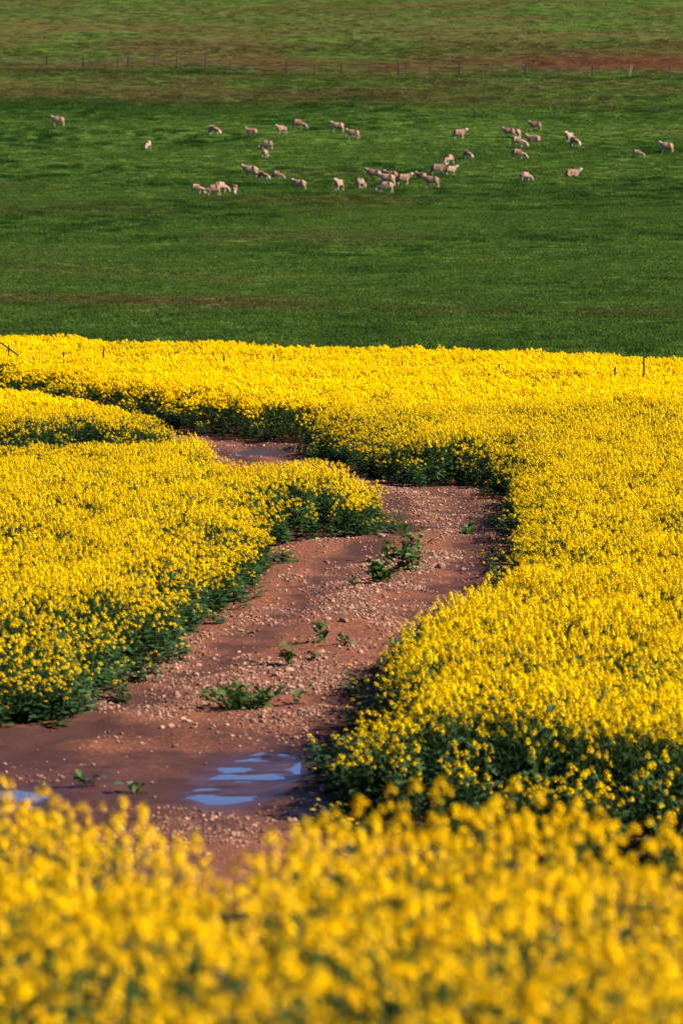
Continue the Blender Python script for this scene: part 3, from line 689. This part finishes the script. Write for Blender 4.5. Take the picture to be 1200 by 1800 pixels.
# ------------------------------------------------------------------ sheep
def sheep_mesh(name, pose, seed):
    J = {}; E_ = []
    def jt(k, p, r): J[k] = (p, r)
    dz = -.34 if pose == 'lie' else 0
    jt('mid', (0, 0, .63 + dz), (.25, .26)); jt('rump', (-.34, 0, .65 + dz), (.23, .24)); jt('tail0', (-.55, 0, .62 + dz), (.13, .15)); jt('chest', (.32, 0, .63 + dz), (.22, .23))
    E_ += [('mid', 'rump'), ('rump', 'tail0'), ('mid', 'chest')]
    if pose == 'graze':
        jt('neck', (.60, 0, .46), (.13, .13)); jt('poll', (.74, 0, .27), (.105, .105)); jt('nose', (.86, 0, .08), (.055, .055))
    elif pose == 'turn':
        jt('neck', (.52, .06, .80), (.13, .13)); jt('poll', (.58, .14, .98), (.10, .10)); jt('nose', (.56, .34, .90), (.055, .055))
    else:
        jt('neck', (.54, 0, .80 + dz), (.13, .14)); jt('poll', (.66, 0, .97 + dz), (.10, .105)); jt('nose', (.87, 0, .90 + dz), (.055, .055))
    E_ += [('chest', 'neck'), ('neck', 'poll'), ('poll', 'nose')]
    for s in (-1, 1):
        if pose == 'lie':
            jt('fk%d' % s, (.40, .17 * s, .10), (.08, .07)); jt('ff%d' % s, (.18, .19 * s, .05), (.045, .04)); jt('hk%d' % s, (-.28, .24 * s, .12), (.12, .10)); jt('hf%d' % s, (-.05, .27 * s, .05), (.045, .04))
            E_ += [('chest', 'fk%d' % s), ('fk%d' % s, 'ff%d' % s), ('rump', 'hk%d' % s), ('hk%d' % s, 'hf%d' % s)]
        else:
            st = .05 * s
            jt('fs%d' % s, (.34, .13 * s, .44), (.09, .09)); jt('fk%d' % s, (.35 + st, .13 * s, .24), (.045, .045)); jt('ff%d' % s, (.33 + st, .13 * s, .02), (.04, .04))
            jt('hs%d' % s, (-.36, .14 * s, .46), (.11, .10)); jt('hh%d' % s, (-.46 - st, .14 * s, .26), (.05, .048)); jt('hf%d' % s, (-.42 - st, .14 * s, .02), (.04, .04))
            E_ += [('chest', 'fs%d' % s), ('fs%d' % s, 'fk%d' % s), ('fk%d' % s, 'ff%d' % s), ('rump', 'hs%d' % s), ('hs%d' % s, 'hh%d' % s), ('hh%d' % s, 'hf%d' % s)]
        po, no = Vector(J['poll'][0]), Vector(J['nose'][0]); d = (no - po).normalized(); side = d.cross(Vector((0, 0, 1))).normalized() * s
        jt('ear%d' % s, tuple(po + side * .17 + Vector((0, 0, .02)) - d * .02), (.022, .035)); E_.append(('poll', 'ear%d' % s))
    keys = list(J); me = bpy.data.meshes.new('armature_' + name)
    me.from_pydata([J[k][0] for k in keys], [(keys.index(a), keys.index(b)) for a, b in E_], [])
    ob = bpy.data.objects.new('tmp', me); COL.objects.link(ob)
    sk = ob.modifiers.new('skin', 'SKIN'); sk.use_smooth_shade = True
    lay = me.skin_vertices[0] if me.skin_vertices else None
    if lay is None:
        bpy.context.view_layer.objects.active = ob; bpy.ops.mesh.customdata_skin_add(); lay = me.skin_vertices[0]
    for i, k in enumerate(keys): lay.data[i].radius = J[k][1]; lay.data[i].use_root = (k == 'mid')
    ss = ob.modifiers.new('sub', 'SUBSURF'); ss.levels = 2; ss.render_levels = 2
    dg = bpy.context.evaluated_depsgraph_get(); out = bpy.data.meshes.new_from_object(ob.evaluated_get(dg)); bpy.data.objects.remove(ob)
    out.name = name; out.materials.clear(); out.materials.append(WOOL); out.materials.append(FACE)
    r_ = random.Random(seed); n = len(out.vertices); co = np.zeros(n * 3); out.vertices.foreach_get('co', co); co = co.reshape(-1, 3)
    head = np.array(J['poll'][0]); nose = np.array(J['nose'][0]); neck = np.array(J['neck'][0])
    hd = np.minimum(np.linalg.norm(co - head, axis=1), np.linalg.norm(co - nose, axis=1)); bare = (hd < .19) | ((co[:, 2] < .27) & (pose != 'lie') & (co[:, 0] < .55))
    nrm = np.zeros(n * 3); out.vertices.foreach_get('normal', nrm); nrm = nrm.reshape(-1, 3)
    bump = (fbm(co[:, 0] * 9 + seed, co[:, 1] * 9 + co[:, 2] * 11, seed, 2) - .5) * .05
    co = co + nrm * (bump * ~bare)[:, None]; out.vertices.foreach_set('co', co.ravel())
    for p in out.polygons: p.material_index = 1 if sum(bare[i] for i in p.vertices) * 2 > len(p.vertices) else 0; p.use_smooth = True
    out.update(); return out
SHEEP = {k: sheep_mesh('sheep', k, 5 + i) for i, k in enumerate(('stand', 'graze', 'turn', 'lie'))}
FLOCK = [  # x, y, heading in degrees (0 = to the right, 90 = away), pose, size, label
    (-24.59, 397.2, 182, 'stand', 1.0, 'lone sheep standing far left of the flock, head up facing left'),
    (-15.82, 373.5, 255, 'graze', .85, 'sheep seen end on, alone between the far left sheep and the flock'),
    (-10.88, 388.1, 325, 'graze', 1.0, 'dark shaded sheep grazing, leftmost of the upper row near the middle'),
    (-7.63, 390.1, 178, 'lie', .9, 'sheep lying down in the upper left row, facing left'),
    (-5.09, 389.4, 215, 'stand', .9, 'white headed sheep right of the lying one, turned half towards us'),
    (-3.74, 395.0, 355, 'graze', 1.05, 'grazing sheep facing right at the top of the left group'),
    (-.29, 391.4, 180, 'stand', 1.0, 'left of two overlapping sheep top centre, facing left'),
    (1.01, 384.2, 182, 'stand', 1.0, 'lower right of two overlapping sheep top centre'),
    (-6.1, 373.5, 185, 'graze', .95, 'bright grazing sheep facing left, just above a dark end on sheep'),
    (-6.09, 364.5, 75, 'graze', .85, 'dark sheep seen from behind below the bright grazing one'),
    (-6.83, 344.8, 176, 'stand', 1.1, 'large sheep facing left with a pale smaller one behind its rump'),
    (-5.93, 342.2, 330, 'graze', .85, 'small pale sheep grazing behind the rump of the large one'),
    (-4.84, 343.5, 358, 'graze', .75, 'small sheep grazing right, alone beside the large and pale pair'),
    (-10.13, 319.8, 350, 'graze', .85, 'grazing sheep facing right, leftmost of the lower left group'),
    (-8.88, 316.4, 195, 'graze', .95, 'grazing sheep facing left in front of the overlapping lower left pair'),
    (-8.55, 323.0, 30, 'graze', .95, 'pale sheep behind the lower left pair, turned away to the right'),
    (-7.47, 318.6, 272, 'graze', .85, 'narrow sheep seen head on, rightmost of the lower left group'),
    (-2.99, 328.1, 172, 'stand', .9, 'darkish sheep facing left, alone on the lower row near the middle'),
    (-.2, 325.1, 245, 'stand', .95, 'white faced sheep looking towards us on the lower row'),
    (1.35, 329.1, 60, 'graze', .95, 'sheep seen from behind just right of the white faced one'),
    (2.47, 342.2, 180, 'stand', 1.0, 'upper left sheep of the tight central group, facing left'),
    (3.39, 335.2, 178, 'stand', 1.1, 'middle sheep of the tight central group, facing left'),
    (4.53, 336.7, 8, 'stand', 1.0, 'right hand sheep of the tight central group, facing right'),
    (3.12, 320.9, 183, 'graze', 1.0, 'lowest sheep of the tight central group, grazing'),
    (3.75, 341.0, 170, 'stand', .95, 'half hidden sheep behind the tight central group, white head showing'),
    (6.07, 345.4, 165, 'lie', .75, 'small sheep resting between the central group and the pair'),
    (7.27, 347.3, 5, 'stand', 1.05, 'large left sheep of the pair touching heads, right of centre'),
    (8.27, 347.3, 20, 'stand', .85, 'dark right sheep of the pair, its pale head raised'),
    (6.58, 332.0, 178, 'stand', 1.05, 'sheep in clear profile facing left below the pair'),
    (8.44, 358.2, 235, 'graze', .9, 'pale end on grazing sheep above the pair'),
    (10.02, 363.8, 310, 'graze', .85, 'dark bodied sheep with white head, right of the pale grazing one'),
    (9.84, 383.5, 4, 'stand', 1.0, 'sheep facing right with white head, alone at the top right of centre'),
    (16.72, 393.5, 180, 'stand', 1.0, 'topmost sheep of the right cluster, standing and facing left'),
    (14.19, 386.1, 178, 'stand', .95, 'dark sheep with white face at the left of the right cluster'),
    (14.9, 385.4, 80, 'graze', .95, 'pale sheep seen from behind touching the white faced dark one'),
    (14.5, 375.4, 352, 'graze', 1.1, 'grazing sheep facing right in the middle of the right cluster'),
    (16.07, 381.6, 176, 'lie', 1.1, 'sheep lying with head raised right of the right cluster'),
    (14.01, 362.5, 356, 'graze', 1.0, 'grazing sheep lowest in the right cluster'),
    (19.0, 381.0, 240, 'stand', 1.0, 'upper sheep of the stacked pair on the right, head up'),
    (19.2, 376.6, 305, 'graze', 1.0, 'lower sheep of the stacked pair on the right'),
    (23.53, 363.2, 350, 'graze', .75, 'small sheep grazing alone towards the right edge'),
    (26.26, 368.4, 178, 'stand', 1.0, 'rightmost sheep of all, standing and facing left'),
    (13.75, 341.6, 25, 'graze', .85, 'small sheep with head down, alone below the right cluster'),
    (17.43, 346.0, 5, 'lie', 1.05, 'sheep resting with raised white head, below right of the right cluster'),
]
for x, y, hd, pose, s, lab in FLOCK:
    o = link('sheep', SHEEP[pose]); o.location = (x, y, float(ground(np.array([x]), np.array([y]), False)[0]) - .01); o.rotation_euler = (0, 0, R(hd)); o.scale = (s * .94, s * .94 * rng.uniform(.95, 1.05), s * .94)
    tag(o, lab, 'sheep', 'flock grazing on the hillside')
